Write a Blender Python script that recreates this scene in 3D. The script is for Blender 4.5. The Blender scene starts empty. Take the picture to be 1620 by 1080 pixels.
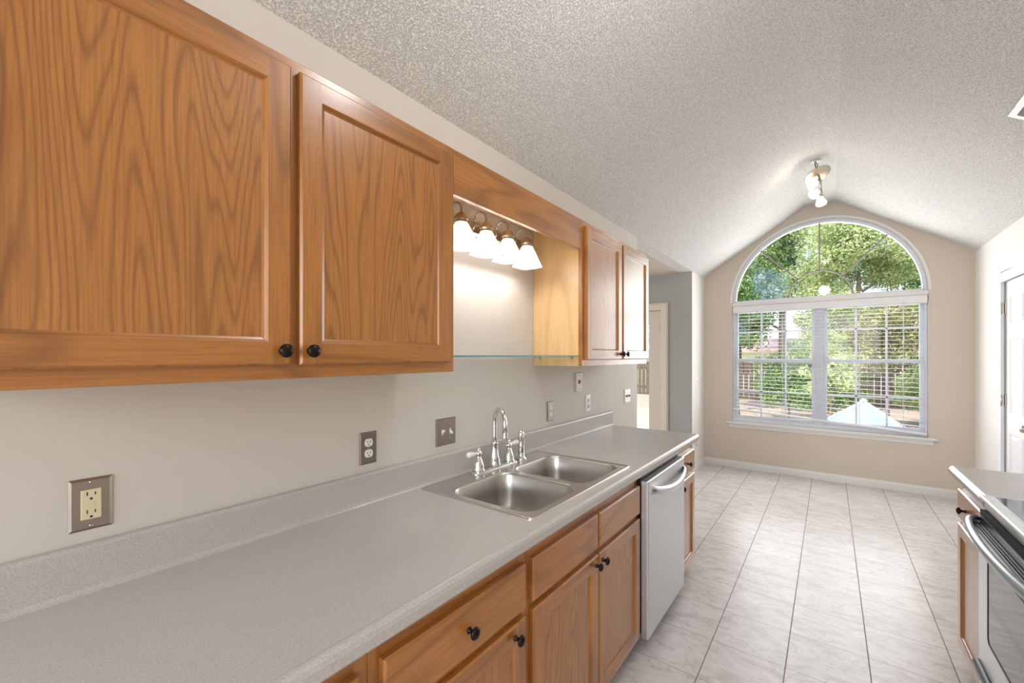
import bpy, bmesh, math, random
from mathutils import Vector, Matrix
from mathutils.geometry import tessellate_polygon
random.seed(7)
SC = bpy.context.scene
COL = SC.collection
PI = math.pi

# ------------------------------------------------------------------ camera, world, sun, lights, exposure
CX, CH = 1.325, 1.42
cam_d = bpy.data.cameras.new('camera'); cam = bpy.data.objects.new('camera', cam_d); COL.objects.link(cam)
cam.location = (CX, 0, CH); cam.rotation_euler = (PI/2, 0, math.radians(37.14))
cam_d.sensor_width = 36; cam_d.lens = 662.8/1620*36; cam_d.shift_y = 23/1620; cam_d.clip_start = 0.02
SC.camera = cam
SC.view_settings.view_transform = 'Standard'; SC.view_settings.look = 'None'
SC.view_settings.exposure = 0.0; SC.view_settings.gamma = 1.0; SC.view_settings.use_curve_mapping = False

W = bpy.data.worlds.new('sky'); SC.world = W; W.use_nodes = True
wn = W.node_tree.nodes; wl = W.node_tree.links; wn.clear()
wo = wn.new('ShaderNodeOutputWorld'); wb = wn.new('ShaderNodeBackground'); ws = wn.new('ShaderNodeTexSky')
ws.sky_type = 'NISHITA'; ws.sun_disc = False; ws.sun_elevation = math.radians(50); ws.sun_rotation = math.radians(200)
ws.air_density = 1.0; ws.dust_density = 2.0
wl.new(ws.outputs[0], wb.inputs[0]); wb.inputs[1].default_value = 0.50; wl.new(wb.outputs[0], wo.inputs[0])

def light(name, kind, loc, power, color=(1,1,1), rot=(0,0,0), size=None, size_y=None, radius=None):
    d = bpy.data.lights.new(name, kind); o = bpy.data.objects.new(name, d); COL.objects.link(o)
    o.location = loc; o.rotation_euler = rot; d.energy = power; d.color = color
    if kind == 'AREA':
        d.shape = 'RECTANGLE'; d.size = size; d.size_y = size_y or size
    if radius is not None: d.shadow_soft_size = radius
    return o
sun = light('sun', 'SUN', (0, 0, 20), 5.0, (1, .95, .86), (math.radians(42), 0, math.radians(-28)))
sun.data.angle = math.radians(2)
# added fill lamps: behind the camera, in the next room, at the far window
light('fill_rear', 'AREA', (1.30, -2.35, 1.75), 54, (.96, .98, 1), (math.radians(-90), 0, PI), 2.2, 1.7)  # unseen fill lamp added behind the camera to brighten the room
light('fill_next_room', 'AREA', (-3.7, 3.6, 1.4), 90, (1, .985, .96), (0, math.radians(-90), 0), 2.0, 1.9)  # unseen fill lamp added to light the next room
light('daylight_boost_far_window', 'AREA', (1.23, 5.88, 1.60), 30, (.97, .985, 1), (math.radians(-90), 0, 0), 1.7, 1.8)  # area lamp added just inside the blind, boosting the window daylight
light('daylight_boost_outside_window', 'AREA', (1.23, 6.9, 1.95), 46, (.97, .985, 1), (math.radians(-84), 0, 0), 1.9, 2.2)  # area lamp added outside the glass to brighten slats and frame
light('ceiling_bowl_lamp', 'POINT', (1.24, 1.15, 2.80), 17, (1, .985, .97), radius=.10)

# ------------------------------------------------------------------ node helpers
def M(name):
    m = bpy.data.materials.new(name); m.use_nodes = True
    nt = m.node_tree; nt.nodes.clear()
    out = nt.nodes.new('ShaderNodeOutputMaterial'); b = nt.nodes.new('ShaderNodeBsdfPrincipled')
    nt.links.new(b.outputs[0], out.inputs[0])
    return m, nt, b, out
def N(nt, t, **kw):
    n = nt.nodes.new(t)
    for k, v in kw.items():
        if k in ('op',): n.operation = v
        elif hasattr(n, k): setattr(n, k, v)
        else: n.inputs[k].default_value = v
    return n
def math_(nt, op, a, b=None, c=None):
    n = nt.nodes.new('ShaderNodeMath'); n.operation = op
    for i, v in enumerate((a, b, c)):
        if v is None: continue
        if isinstance(v, (int, float)): n.inputs[i].default_value = v
        else: nt.links.new(v, n.inputs[i])
    return n.outputs[0]
def coords(nt, scale=(1,1,1), loc=(0,0,0), rand=False):
    tc = nt.nodes.new('ShaderNodeTexCoord'); mp = nt.nodes.new('ShaderNodeMapping')
    nt.links.new(tc.outputs['Object'], mp.inputs[0]); mp.inputs['Scale'].default_value = scale; mp.inputs['Location'].default_value = loc
    if rand:
        oi = nt.nodes.new('ShaderNodeObjectInfo')
        s = math_(nt, 'MULTIPLY', oi.outputs['Random'], 37.0)
        cb = nt.nodes.new('ShaderNodeCombineXYZ'); nt.links.new(s, cb.inputs[0]); nt.links.new(s, cb.inputs[1]); nt.links.new(s, cb.inputs[2])
        va = nt.nodes.new('ShaderNodeVectorMath'); va.operation = 'ADD'
        nt.links.new(mp.outputs[0], va.inputs[0]); nt.links.new(cb.outputs[0], va.inputs[1]); return va.outputs[0]
    return mp.outputs[0]
def noise(nt, vec, scale, detail=2, rough=.5, dist=0):
    n = nt.nodes.new('ShaderNodeTexNoise'); nt.links.new(vec, n.inputs['Vector'])
    n.inputs['Scale'].default_value = scale; n.inputs['Detail'].default_value = detail
    n.inputs['Roughness'].default_value = rough; n.inputs['Distortion'].default_value = dist
    return n.outputs[0]
def ramp(nt, fac, stops):
    n = nt.nodes.new('ShaderNodeValToRGB'); nt.links.new(fac, n.inputs[0]); e = n.color_ramp.elements
    while len(e) < len(stops): e.new(.5)
    for i, (p, c) in enumerate(stops): e[i].position = p; e[i].color = (*c, 1) if len(c) == 3 else c
    return n.outputs[0]
def mixc(nt, fac, a, b, mode='MIX'):
    n = nt.nodes.new('ShaderNodeMix'); n.data_type = 'RGBA'; n.blend_type = mode
    for sock, v in ((n.inputs[0], fac), (n.inputs[6], a), (n.inputs[7], b)):
        if isinstance(v, (int, float)): sock.default_value = v
        elif isinstance(v, tuple): sock.default_value = (*v, 1)
        else: nt.links.new(v, sock)
    return n.outputs[2]
def bump(nt, b, h, strength=.3, dist=.002):
    n = nt.nodes.new('ShaderNodeBump'); n.inputs['Strength'].default_value = strength; n.inputs['Distance'].default_value = dist
    nt.links.new(h, n.inputs['Height']); nt.links.new(n.outputs[0], b.inputs['Normal'])
def S(c):   # sRGB 0-255 -> linear
    return tuple(((v/255+.055)/1.055)**2.4 if v/255 > .04045 else v/255/12.92 for v in c)
def plain(name, col, rough=.5, metal=0, spec=None, var=.06, vs=3, bmp=0, bs=200):
    m, nt, b, _ = M(name); col = S(col)
    v = coords(nt); f = noise(nt, v, vs, 3)
    lo = tuple(x*(1-var) for x in col); hi = tuple(min(1, x*(1+var)) for x in col)
    c = ramp(nt, f, [(.3, lo), (.7, hi)])
    nt.links.new(c, b.inputs['Base Color']); b.inputs['Roughness'].default_value = rough; b.inputs['Metallic'].default_value = metal
    if spec is not None: b.inputs['Specular IOR Level'].default_value = spec
    if bmp: bump(nt, b, noise(nt, v, bs, 2), bmp, .001)
    return m

# ------------------------------------------------------------------ materials
def wood(name, axis, dark, mid, light_, bands=9.0, rough=.33, stretch=.16, sc=5.0):
    """oak: cathedral contour bands stretched along one axis plus fine pores"""
    m, nt, b, _ = M(name)
    s = [1, 1, 1]; s['XYZ'.index(axis)] = stretch
    v = coords(nt, tuple(s), rand=True)
    n1 = noise(nt, v, sc, 2.4, .42, .1)
    w = math_(nt, 'FRACT', math_(nt, 'MULTIPLY', n1, bands))
    wv = ramp(nt, w, [(0, (.15,)*3), (.50, (.10,)*3), (.80, (1,)*3), (1, (.15,)*3)])
    s2 = [230, 230, 230]; s2['XYZ'.index(axis)] = 7
    v2 = coords(nt, tuple(s2), rand=True)
    n2 = noise(nt, v2, 1, 2, .6)
    n3 = noise(nt, coords(nt, (1, 1, 1), rand=True), 4, 2)
    base = mixc(nt, n3, S(light_), S(mid))
    c = mixc(nt, math_(nt, 'MULTIPLY', wv, .62), base, S(dark))
    f2 = ramp(nt, n2, [(.40, (1,)*3), (.60, (0,)*3)])
    c = mixc(nt, math_(nt, 'MULTIPLY', f2, .30), c, S(dark))
    nt.links.new(c, b.inputs['Base Color']); b.inputs['Roughness'].default_value = rough
    b.inputs['Coat Weight'].default_value = .7; b.inputs['Coat Roughness'].default_value = .22
    bump(nt, b, n2, .12, .0006)
    return m
OD, OM, OL = (118, 68, 22), (171, 108, 41), (188, 124, 54)
oak_v = wood('oak_upright_grain', 'Z', OD, OM, OL, 5, sc=6)
oak_h = wood('oak_level_grain', 'Y', OD, OM, OL, 5, sc=6)
oak_p = wood('oak_panel_cathedral', 'Z', (118, 68, 22), (172, 109, 41), (190, 127, 56), 44, stretch=.10, sc=4.6)
oak_x = wood('oak_side_grain', 'X', OD, OM, OL, 5, sc=6)
maple = wood('pale_wood_inside', 'Z', (206, 164, 108), (226, 188, 132), (233, 198, 146), 6, rough=.25, sc=4)
maple_y = wood('pale_wood_board', 'Y', (206, 164, 108), (226, 188, 132), (233, 198, 146), 6, rough=.25, sc=4)

beige = plain('beige_wall_paint', (211, 203, 194), .62, var=.02, vs=1.2, bmp=.05, bs=60, spec=.35)
tan = plain('warm_beige_wall_paint', (209, 197, 184), .6, var=.015, vs=1.2, bmp=.05, bs=60, spec=.35)
pale = plain('lit_wall_paint', (224, 219, 213), .6, var=.015, vs=1.2, bmp=.05, bs=60)  # wall paint lightened, brightness of the lit side walls put into the colour
grey_wall = plain('grey_wall_paint', (160, 161, 160), .6, var=.015, vs=1.2)
trimw = plain('white_trim_paint', (226, 224, 221), .35, var=.01)
doorw = plain('white_door_paint', (232, 233, 236), .35, var=.01)
vinyl = plain('white_vinyl', (226, 228, 236), .3, var=.01)
slatm = plain('white_blind_slat', (232, 232, 236), .4, var=.01)
muntin = plain('grey_bronze_muntin', (150, 142, 136), .4, var=.03)
bronze = plain('dark_bronze', (38, 29, 27), .28, metal=.7, var=.15, vs=60)
chrome = plain('chrome', (226, 226, 226), .05, metal=1, var=.01)
nickel = plain('satin_nickel', (190, 182, 170), .28, metal=1, var=.03)
copper_n = plain('warm_bronze_nickel', (196, 178, 154), .3, metal=1, var=.05)
porcelain = plain('white_porcelain', (240, 238, 234), .12, var=.01)
ivory = plain('ivory_plastic', (222, 208, 170), .35, var=.01)
whitep = plain('white_plastic', (238, 236, 230), .35, var=.01)
slot = plain('dark_slot', (30, 27, 25), .6)
black = plain('black_plastic', (22, 22, 23), .4)
gap = plain('shadow_gap_black', (12, 12, 13), .7)
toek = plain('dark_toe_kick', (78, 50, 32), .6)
dgrey = plain('dark_grey_enamel', (62, 66, 70), .3, metal=.5)

def brushed(name, col, rough, axis, amt=.10):
    m, nt, b, _ = M(name); s = [3, 3, 3]
    for i, a in enumerate('XYZ'):
        if a != axis: s[i] = 420
    v = coords(nt, tuple(s)); n = noise(nt, v, 1, 2)
    b.inputs['Base Color'].default_value = (*S(col), 1); b.inputs['Metallic'].default_value = 1
    r = math_(nt, 'MULTIPLY_ADD', n, amt*2, rough-amt); nt.links.new(r, b.inputs['Roughness'])
    bump(nt, b, n, .02, .0002)
    return m
steel = plain('satin_steel_sink', (214, 212, 208), .27, metal=1, var=.02)
steel_b = brushed('brushed_steel_bowl', (190, 187, 182), .32, 'Y', .06)
steel_dw = brushed('dishwasher_steel', (214, 216, 218), .42, 'Y', .04)
steel_plate = brushed('brushed_wall_plate', (168, 158, 148), .34, 'Z', .05)
steel_rng = brushed('range_steel', (214, 216, 218), .30, 'Y', .04)

def laminate():
    m, nt, b, _ = M('grey_speckled_laminate')
    v = coords(nt)
    n = noise(nt, v, 420, 3, .7); n2 = noise(nt, v, 160, 2)
    c = ramp(nt, n, [(.30, S((164, 157, 151))), (.5, S((190, 185, 180))), (.70, S((206, 202, 198)))])
    c = mixc(nt, math_(nt, 'MULTIPLY', n2, .25), c, S((160, 154, 150)))
    nt.links.new(c, b.inputs['Base Color']); b.inputs['Roughness'].default_value = .29
    b.inputs['Specular IOR Level'].default_value = .6
    bump(nt, b, n, .06, .0004)
    return m
lam = laminate()

def popcorn():
    m, nt, b, _ = M('textured_ceiling')
    v = coords(nt)
    n = noise(nt, v, 150, 2, .55, .4)
    h = ramp(nt, n, [(.38, (0,)*3), (.60, (1,)*3)])
    c = ramp(nt, n, [(.35, S((201, 198, 194))), (.60, S((240, 239, 237)))])
    nt.links.new(c, b.inputs['Base Color']); b.inputs['Roughness'].default_value = .85
    bump(nt, b, h, .9, .0042)
    return m
pop = popcorn()

def tile():
    m, nt, b, _ = M('marbled_floor_tile')
    P = .3068
    tc = nt.nodes.new('ShaderNodeTexCoord'); sx = nt.nodes.new('ShaderNodeSeparateXYZ'); nt.links.new(tc.outputs['Object'], sx.inputs[0])
    X = math_(nt, 'DIVIDE', math_(nt, 'SUBTRACT', sx.outputs[0], .858-P*20), P)
    Y = math_(nt, 'DIVIDE', math_(nt, 'SUBTRACT', sx.outputs[1], 2.276-P*20), P)
    fx, fy = math_(nt, 'FRACT', X), math_(nt, 'FRACT', Y)
    ex = math_(nt, 'ABSOLUTE', math_(nt, 'SUBTRACT', fx, .5)); ey = math_(nt, 'ABSOLUTE', math_(nt, 'SUBTRACT', fy, .5))
    gx = math_(nt, 'GREATER_THAN', ex, .5-.0068); gy = math_(nt, 'GREATER_THAN', ey, .5-.0046)
    ix, iy = math_(nt, 'FLOOR', X), math_(nt, 'FLOOR', Y)
    cb = nt.nodes.new('ShaderNodeCombineXYZ'); nt.links.new(ix, cb.inputs[0]); nt.links.new(iy, cb.inputs[1])
    wn_ = nt.nodes.new('ShaderNodeTexWhiteNoise'); wn_.noise_dimensions = '3D'; nt.links.new(cb.outputs[0], wn_.inputs[0])
    off = nt.nodes.new('ShaderNodeVectorMath'); off.operation = 'MULTIPLY_ADD'
    nt.links.new(wn_.outputs['Color'], off.inputs[0]); off.inputs[1].default_value = (40, 40, 40); nt.links.new(tc.outputs['Object'], off.inputs[2])
    mp = nt.nodes.new('ShaderNodeMapping'); nt.links.new(off.outputs[0], mp.inputs[0]); mp.inputs['Scale'].default_value = (1, 2.0, 1); mp.inputs['Rotation'].default_value = (0, 0, .35)
    n1 = noise(nt, mp.outputs[0], 5.5, 5, .62, 1.1)
    n2 = noise(nt, mp.outputs[0], 3.2, 6, .6, 1.6)
    vein = math_(nt, 'ABSOLUTE', math_(nt, 'SUBTRACT', n2, .5))
    base = ramp(nt, n1, [(.30, S((192, 185, 180))), (.50, S((214, 208, 203))), (.72, S((226, 221, 216)))])
    base = mixc(nt, math_(nt, 'MULTIPLY', wn_.outputs['Value'], .16), base, S((180, 176, 176)))
    vf = ramp(nt, vein, [(0, (.5,)*3), (.022, (0,)*3)])
    base = mixc(nt, vf, base, S((160, 150, 144)))
    g = math_(nt, 'MAXIMUM', gx, math_(nt, 'MULTIPLY', gy, .75))
    c = mixc(nt, g, base, S((116, 100, 88)))
    nt.links.new(c, b.inputs['Base Color'])
    nt.links.new(math_(nt, 'MULTIPLY_ADD', g, .4, .30), b.inputs['Roughness'])
    inv = math_(nt, 'SUBTRACT', 1.0, g); bump(nt, b, inv, .35, .002)
    return m
tilem = tile()

def glass(name, tint=(1,1,1), refl=1.0):
    m = bpy.data.materials.new(name); m.use_nodes = True; nt = m.node_tree; nt.nodes.clear()
    o = nt.nodes.new('ShaderNodeOutputMaterial'); mx = nt.nodes.new('ShaderNodeMixShader')
    t = nt.nodes.new('ShaderNodeBsdfTransparent'); g = nt.nodes.new('ShaderNodeBsdfGlossy'); fr = nt.nodes.new('ShaderNodeFresnel')
    t.inputs[0].default_value = (*tint, 1); g.inputs['Roughness'].default_value = .01; fr.inputs[0].default_value = 1.5
    f = math_(nt, 'MULTIPLY', fr.outputs[0], refl)
    nt.links.new(f, mx.inputs[0]); nt.links.new(t.outputs[0], mx.inputs[1]); nt.links.new(g.outputs[0], mx.inputs[2]); nt.links.new(mx.outputs[0], o.inputs[0])
    return m
pane_m = glass('window_glass', (1,1,1), .45)
shelf_m = glass('shelf_glass', (.93, .98, .97), .8)
edge_m = plain('green_glass_edge', (86, 150, 148), .15, var=.1, vs=20)
shade_m, nt_, b_, o_ = M('frosted_shade_glass')
b_.inputs['Base Color'].default_value = (.95, .95, .93, 1); b_.inputs['Roughness'].default_value = .25
tl = nt_.nodes.new('ShaderNodeBsdfTranslucent'); tl.inputs[0].default_value = (.72, .71, .69, 1)
tp = nt_.nodes.new('ShaderNodeBsdfTransparent')
wv_ = nt_.nodes.new('ShaderNodeTexWave'); wv_.inputs['Scale'].default_value = 40; wv_.bands_direction = 'DIAGONAL'
nt_.links.new(coords(nt_), wv_.inputs[0]); bump(nt_, b_, wv_.outputs[1], .4, .002)
m1 = nt_.nodes.new('ShaderNodeMixShader'); m1.inputs[0].default_value = .62; nt_.links.new(b_.outputs[0], m1.inputs[1]); nt_.links.new(tl.outputs[0], m1.inputs[2])
m2 = nt_.nodes.new('ShaderNodeMixShader'); m2.inputs[0].default_value = .20; nt_.links.new(m1.outputs[0], m2.inputs[1]); nt_.links.new(tp.outputs[0], m2.inputs[2])
nt_.links.new(m2.outputs[0], o_.inputs[0])
def emis(name, col, k):
    m, nt, b, o = M(name); b.inputs['Base Color'].default_value = (*col, 1)
    b.inputs['Emission Color'].default_value = (*col, 1); b.inputs['Emission Strength'].default_value = k; return m
clear_shade, nt_, b_, o_ = M('seeded_glass_shade')
b_.inputs['Base Color'].default_value = (.93, .92, .90, 1); b_.inputs['Roughness'].default_value = .15
tl = nt_.nodes.new('ShaderNodeBsdfTranslucent'); tp = nt_.nodes.new('ShaderNodeBsdfTransparent')
m1 = nt_.nodes.new('ShaderNodeMixShader'); m1.inputs[0].default_value = .5; nt_.links.new(b_.outputs[0], m1.inputs[1]); nt_.links.new(tl.outputs[0], m1.inputs[2])
m2 = nt_.nodes.new('ShaderNodeMixShader'); m2.inputs[0].default_value = .6; nt_.links.new(m1.outputs[0], m2.inputs[1]); nt_.links.new(tp.outputs[0], m2.inputs[2])
nt_.links.new(m2.outputs[0], o_.inputs[0])
bulb_m = emis('lit_bulb', (1, .97, .90), 5)
bulb_w = emis('warm_lit_bulb', (1, .90, .76), 4)
blackglass, nt_, b_, _ = M('black_ceramic_glass')
b_.inputs['Roughness'].default_value = .06; b_.inputs['IOR'].default_value = 1.55
nt_.links.new(ramp(nt_, noise(nt_, coords(nt_), 2, 2), [(0, (.008,)*3), (1, (.014,)*3)]), b_.inputs['Base Color'])

def leafmat(name, c1, c2, c3, sc=1.6):
    m = bpy.data.materials.new(name); m.use_nodes = True; nt = m.node_tree; nt.nodes.clear()
    o = nt.nodes.new('ShaderNodeOutputMaterial'); d = nt.nodes.new('ShaderNodeBsdfDiffuse'); t = nt.nodes.new('ShaderNodeBsdfTranslucent'); mx = nt.nodes.new('ShaderNodeMixShader')
    g = nt.nodes.new('ShaderNodeNewGeometry')
    n = noise(nt, coords(nt), sc, 4, .7)
    n = math_(nt, 'MULTIPLY_ADD', g.outputs['Random Per Island'], .45, math_(nt, 'SUBTRACT', n, .22))
    c = ramp(nt, n, [(.25, S(c1)), (.5, S(c2)), (.78, S(c3))])
    nt.links.new(c, d.inputs[0]); nt.links.new(c, t.inputs[0]); mx.inputs[0].default_value = .4
    nt.links.new(d.outputs[0], mx.inputs[1]); nt.links.new(t.outputs[0], mx.inputs[2]); nt.links.new(mx.outputs[0], o.inputs[0]); return m
leaf_y = leafmat('yellow_green_leaves', (140, 158, 98), (190, 204, 146), (226, 232, 188))
leaf_b = leafmat('blue_green_leaves', (112, 138, 132), (164, 190, 184), (216, 228, 226))
leaf_d = leafmat('dark_green_leaves', (72, 96, 56), (128, 158, 92), (186, 206, 136))
leaf_r = leafmat('reddish_green_leaves', (96, 76, 50), (140, 146, 84), (196, 190, 130))
bark = plain('grey_brown_bark', (128, 108, 100), .9, var=.3, vs=14, bmp=.6, bs=20)
lawnm = plain('lawn_grass', (196, 204, 150), .95, var=.28, vs=2.5, bmp=.5, bs=60)
bedm = plain('mulch_bed', (176, 156, 138), .95, var=.35, vs=9, bmp=.5, bs=40)
fencem = plain('weathered_fence', (92, 80, 68), .9, var=.25, vs=7)
housem = plain('white_siding', (236, 234, 230), .7, var=.04, vs=2)
roofm = plain('pinkish_shingle', (206, 172, 166), .8, var=.08, vs=12)
canopym = plain('pale_canopy_fabric', (148, 164, 190), .7, var=.04, vs=5)
canopyf = plain('white_canopy_hem', (206, 212, 222), .6, var=.02)

# ------------------------------------------------------------------ mesh helpers
class MB:
    def __init__(s): s.v = []; s.f = []; s.m = []; s.sm = []
    def face(s, pts, mat=0, smooth=False):
        i = len(s.v); s.v += [tuple(p) for p in pts]; s.f.append(tuple(range(i, i+len(pts)))); s.m.append(mat); s.sm.append(smooth)
    def box(s, x0, x1, y0, y1, z0, z1, mat=0, mtx=None):
        if x0 > x1: x0, x1 = x1, x0
        if y0 > y1: y0, y1 = y1, y0
        if z0 > z1: z0, z1 = z1, z0
        i = len(s.v)
        P = [(x0,y0,z0),(x1,y0,z0),(x1,y1,z0),(x0,y1,z0),(x0,y0,z1),(x1,y0,z1),(x1,y1,z1),(x0,y1,z1)]
        if mtx is not None: P = [tuple(mtx @ Vector(p)) for p in P]
        s.v += P
        for f in ((0,3,2,1),(4,5,6,7),(0,1,5,4),(1,2,6,5),(2,3,7,6),(3,0,4,7)):
            s.f.append(tuple(i+k for k in f)); s.m.append(mat); s.sm.append(False)
        return s
    def grid(s, rows, close=True, mat=0, smooth=True, cap0=False, cap1=False):
        """rows: list of loops (same length), bridged"""
        n = len(rows[0]); i0 = len(s.v)
        for r in rows: s.v += [tuple(p) for p in r]
        for a in range(len(rows)-1):
            for k in range(n if close else n-1):
                k2 = (k+1) % n
                s.f.append((i0+a*n+k, i0+a*n+k2, i0+(a+1)*n+k2, i0+(a+1)*n+k)); s.m.append(mat); s.sm.append(smooth)
        if cap0: s.f.append(tuple(i0+k for k in range(n))[::-1]); s.m.append(mat); s.sm.append(False)
        if cap1: s.f.append(tuple(i0+(len(rows)-1)*n+k for k in range(n))); s.m.append(mat); s.sm.append(False)
        return s
    def lathe(s, prof, o=(0,0,0), axis='Z', n=20, mat=0, direction=None):
        o = Vector(o)
        if direction is None: direction = {'X': (1,0,0), 'Y': (0,1,0), 'Z': (0,0,1)}[axis]
        q = Vector((0,0,1)).rotation_difference(Vector(direction).normalized())
        rows = []
        for r, h in prof:
            r = max(r, 1e-5)
            rows.append([o + q @ Vector((r*math.cos(2*PI*k/n), r*math.sin(2*PI*k/n), h)) for k in range(n)])
        return s.grid(rows, True, mat, True, prof[0][0] > 1e-4, prof[-1][0] > 1e-4)
    def tube(s, path, r, n=10, mat=0):
        path = [Vector(p) for p in path]; rows = []; up = None
        for i, p in enumerate(path):
            t = (path[min(i+1, len(path)-1)] - path[max(i-1, 0)]).normalized()
            if up is None:
                up = Vector((0,0,1)) if abs(t.z) < .9 else Vector((1,0,0))
            a = t.cross(up).normalized(); b = a.cross(t).normalized(); up = b
            rr = r[i] if isinstance(r, (list, tuple)) else r
            rows.append([p + rr*(math.cos(2*PI*k/n)*a + math.sin(2*PI*k/n)*b) for k in range(n)])
        return s.grid(rows, True, mat, True, True, True)
    def ball(s, c, r, n=14, mat=0, sc=(1,1,1)):
        rows = []
        for i in range(n//2+1):
            th = PI*i/(n//2)
            rows.append([(c[0]+sc[0]*r*max(math.sin(th), 1e-4)*math.cos(2*PI*k/n), c[1]+sc[1]*r*max(math.sin(th), 1e-4)*math.sin(2*PI*k/n), c[2]-sc[2]*r*math.cos(th)) for k in range(n)])
        return s.grid(rows, True, mat)
    def plate(s, outer, holes, tf, t, mat=0, hole_mat=None):
        """flat polygon with holes in 2D, thickness t along third axis; tf(a,b,c)->xyz"""
        loops = [outer] + holes
        polys = [[Vector((a, b, 0)) for a, b in l] for l in loops]
        flat = [p for l in loops for p in l]
        for tri in tessellate_polygon(polys):
            s.face([tf(*flat[i], 0) for i in tri], mat); s.face([tf(*flat[i], t) for i in reversed(tri)], mat)
        for li, l in enumerate(loops):
            for k in range(len(l)):
                a, b = l[k], l[(k+1) % len(l)]
                s.face([tf(*a, 0), tf(*b, 0), tf(*b, t), tf(*a, t)], mat if li == 0 or hole_mat is None else hole_mat)
        return s
    def build(s, name, mats, parent=None, bevel=0, seg=2, fixn=True, sub=0):
        me = bpy.data.meshes.new(name); me.from_pydata(s.v, [], s.f)
        if not isinstance(mats, (list, tuple)): mats = [mats]
        for m in mats: me.materials.append(m)
        me.polygons.foreach_set('material_index', s.m); me.polygons.foreach_set('use_smooth', s.sm)
        if fixn:
            bm = bmesh.new(); bm.from_mesh(me)
            bmesh.ops.remove_doubles(bm, verts=bm.verts, dist=1e-5)
            bmesh.ops.recalc_face_normals(bm, faces=bm.faces); bm.to_mesh(me); bm.free()
        me.update()
        o = bpy.data.objects.new(name, me); COL.objects.link(o)
        if parent is not None:
            r = parent
            loc = Vector((0,0,0))
            while r is not None:
                loc += r.location; r = r.parent
                if r is not None: loc += parent_inv(r)
            o.parent = parent; o.matrix_parent_inverse = Matrix.Translation(-root_loc(parent))
        if bevel:
            b = o.modifiers.new('bevel', 'BEVEL'); b.width = bevel; b.segments = seg; b.limit_method = 'ANGLE'; b.angle_limit = math.radians(40); b.harden_normals = False
        if sub:
            q = o.modifiers.new('sub', 'SUBSURF'); q.levels = q.render_levels = sub
        return o
def parent_inv(r): return Vector((0,0,0))
def root_loc(p):
    # meshes are modelled in place: a part's parent offset is its Empty's location, mesh parents sit at the origin
    return p.location.copy() if p.type == 'EMPTY' else Vector((0,0,0))

def thing(name, label, cat, loc=(0,0,0), group=None, kind=None):
    o = bpy.data.objects.new(name, None); COL.objects.link(o); o.location = loc; o.empty_display_size = .05
    if label: o['label'] = label
    if cat: o['category'] = cat
    if group: o['group'] = group
    if kind: o['kind'] = kind
    return o
def tag(o, label, cat, group=None, kind=None):
    o['label'] = label; o['category'] = cat
    if group: o['group'] = group
    if kind: o['kind'] = kind
    return o
def struct(o): o['kind'] = 'structure'; return o

# ------------------------------------------------------------------ the room
FY = 5.98; RX = 2.46; CZ = 2.445; PKZ = 3.165; PX0, PX1 = 1.10, 1.382; BK = -2.6
struct(MB().box(-.14, RX+.15, BK, FY+.2, -.06, 0).build('floor', tilem))
# vaulted ceiling: left slope, narrow flat, right slope
c = MB()
prof = [(-.14, CZ), (0, CZ), (PX0, PKZ), (PX1, PKZ), (RX, CZ), (RX+.15, CZ)]
prof2 = [(x, z+.12) for x, z in prof]
n_ = len(prof)
c.v = [(x, BK, z) for x, z in prof] + [(x, FY+.15, z) for x, z in prof] + [(x, BK, z) for x, z in prof2] + [(x, FY+.15, z) for x, z in prof2]
for k in range(n_-1):
    c.f += [(k, k+1, n_+k+1, n_+k), (2*n_+k, 2*n_+k+1, 3*n_+k+1, 3*n_+k)]; c.m += [0, 0]; c.sm += [False, False]
struct(c.build('ceiling', pop, fixn=False))
# left wall with the opening towards the next room
lw = MB()
lw.box(-.14, 0, BK, 3.54, 0, CZ)
struct(lw.build('wall_left', beige))
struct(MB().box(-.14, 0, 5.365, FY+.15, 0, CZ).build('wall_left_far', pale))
# right wall with closet door opening
dy0, dy1, dz1 = 4.50, 5.16, 2.035
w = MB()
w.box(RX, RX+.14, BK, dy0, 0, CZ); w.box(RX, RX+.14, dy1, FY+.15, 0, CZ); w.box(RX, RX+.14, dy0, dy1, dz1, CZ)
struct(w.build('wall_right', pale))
struct(MB().box(RX+.14, RX+.16, dy0-.1, dy1+.1, 0, dz1+.1).build('wall_closet', doorw))
# far gable wall with arched window opening
ox0, ox1, oz0, ozs = .335, 2.132, .585, 2.10; ocx = (ox0+ox1)/2; orr = (ox1-ox0)/2
hole = [(ox0, oz0), (ox1, oz0)] + [(ocx+orr*math.cos(PI*k/48), ozs+orr*math.sin(PI*k/48)) for k in range(49)]
fw = MB().plate([(-.14, 0), (RX+.15, 0), (RX+.15, CZ), (RX, CZ), (PX1, PKZ), (PX0, PKZ), (0, CZ), (-.14, CZ)], [hole], lambda a, b, c_: (a, FY+c_, b), .14, 0, 1)
struct(fw.build('wall_far', [tan, trimw]))
# rear wall out of view, with a window opening added for the fill lamp
rw = MB().plate([(-.14, 0), (RX+.15, 0), (RX+.15, CZ), (RX, CZ), (PX1, PKZ), (PX0, PKZ), (0, CZ), (-.14, CZ)],
    [[(.15, .85), (2.35, .85), (2.35, 2.42), (.15, 2.42)]], lambda a, b, c_: (a, BK-c_, b), .14)
struct(rw.build('wall_rear', beige))
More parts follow.
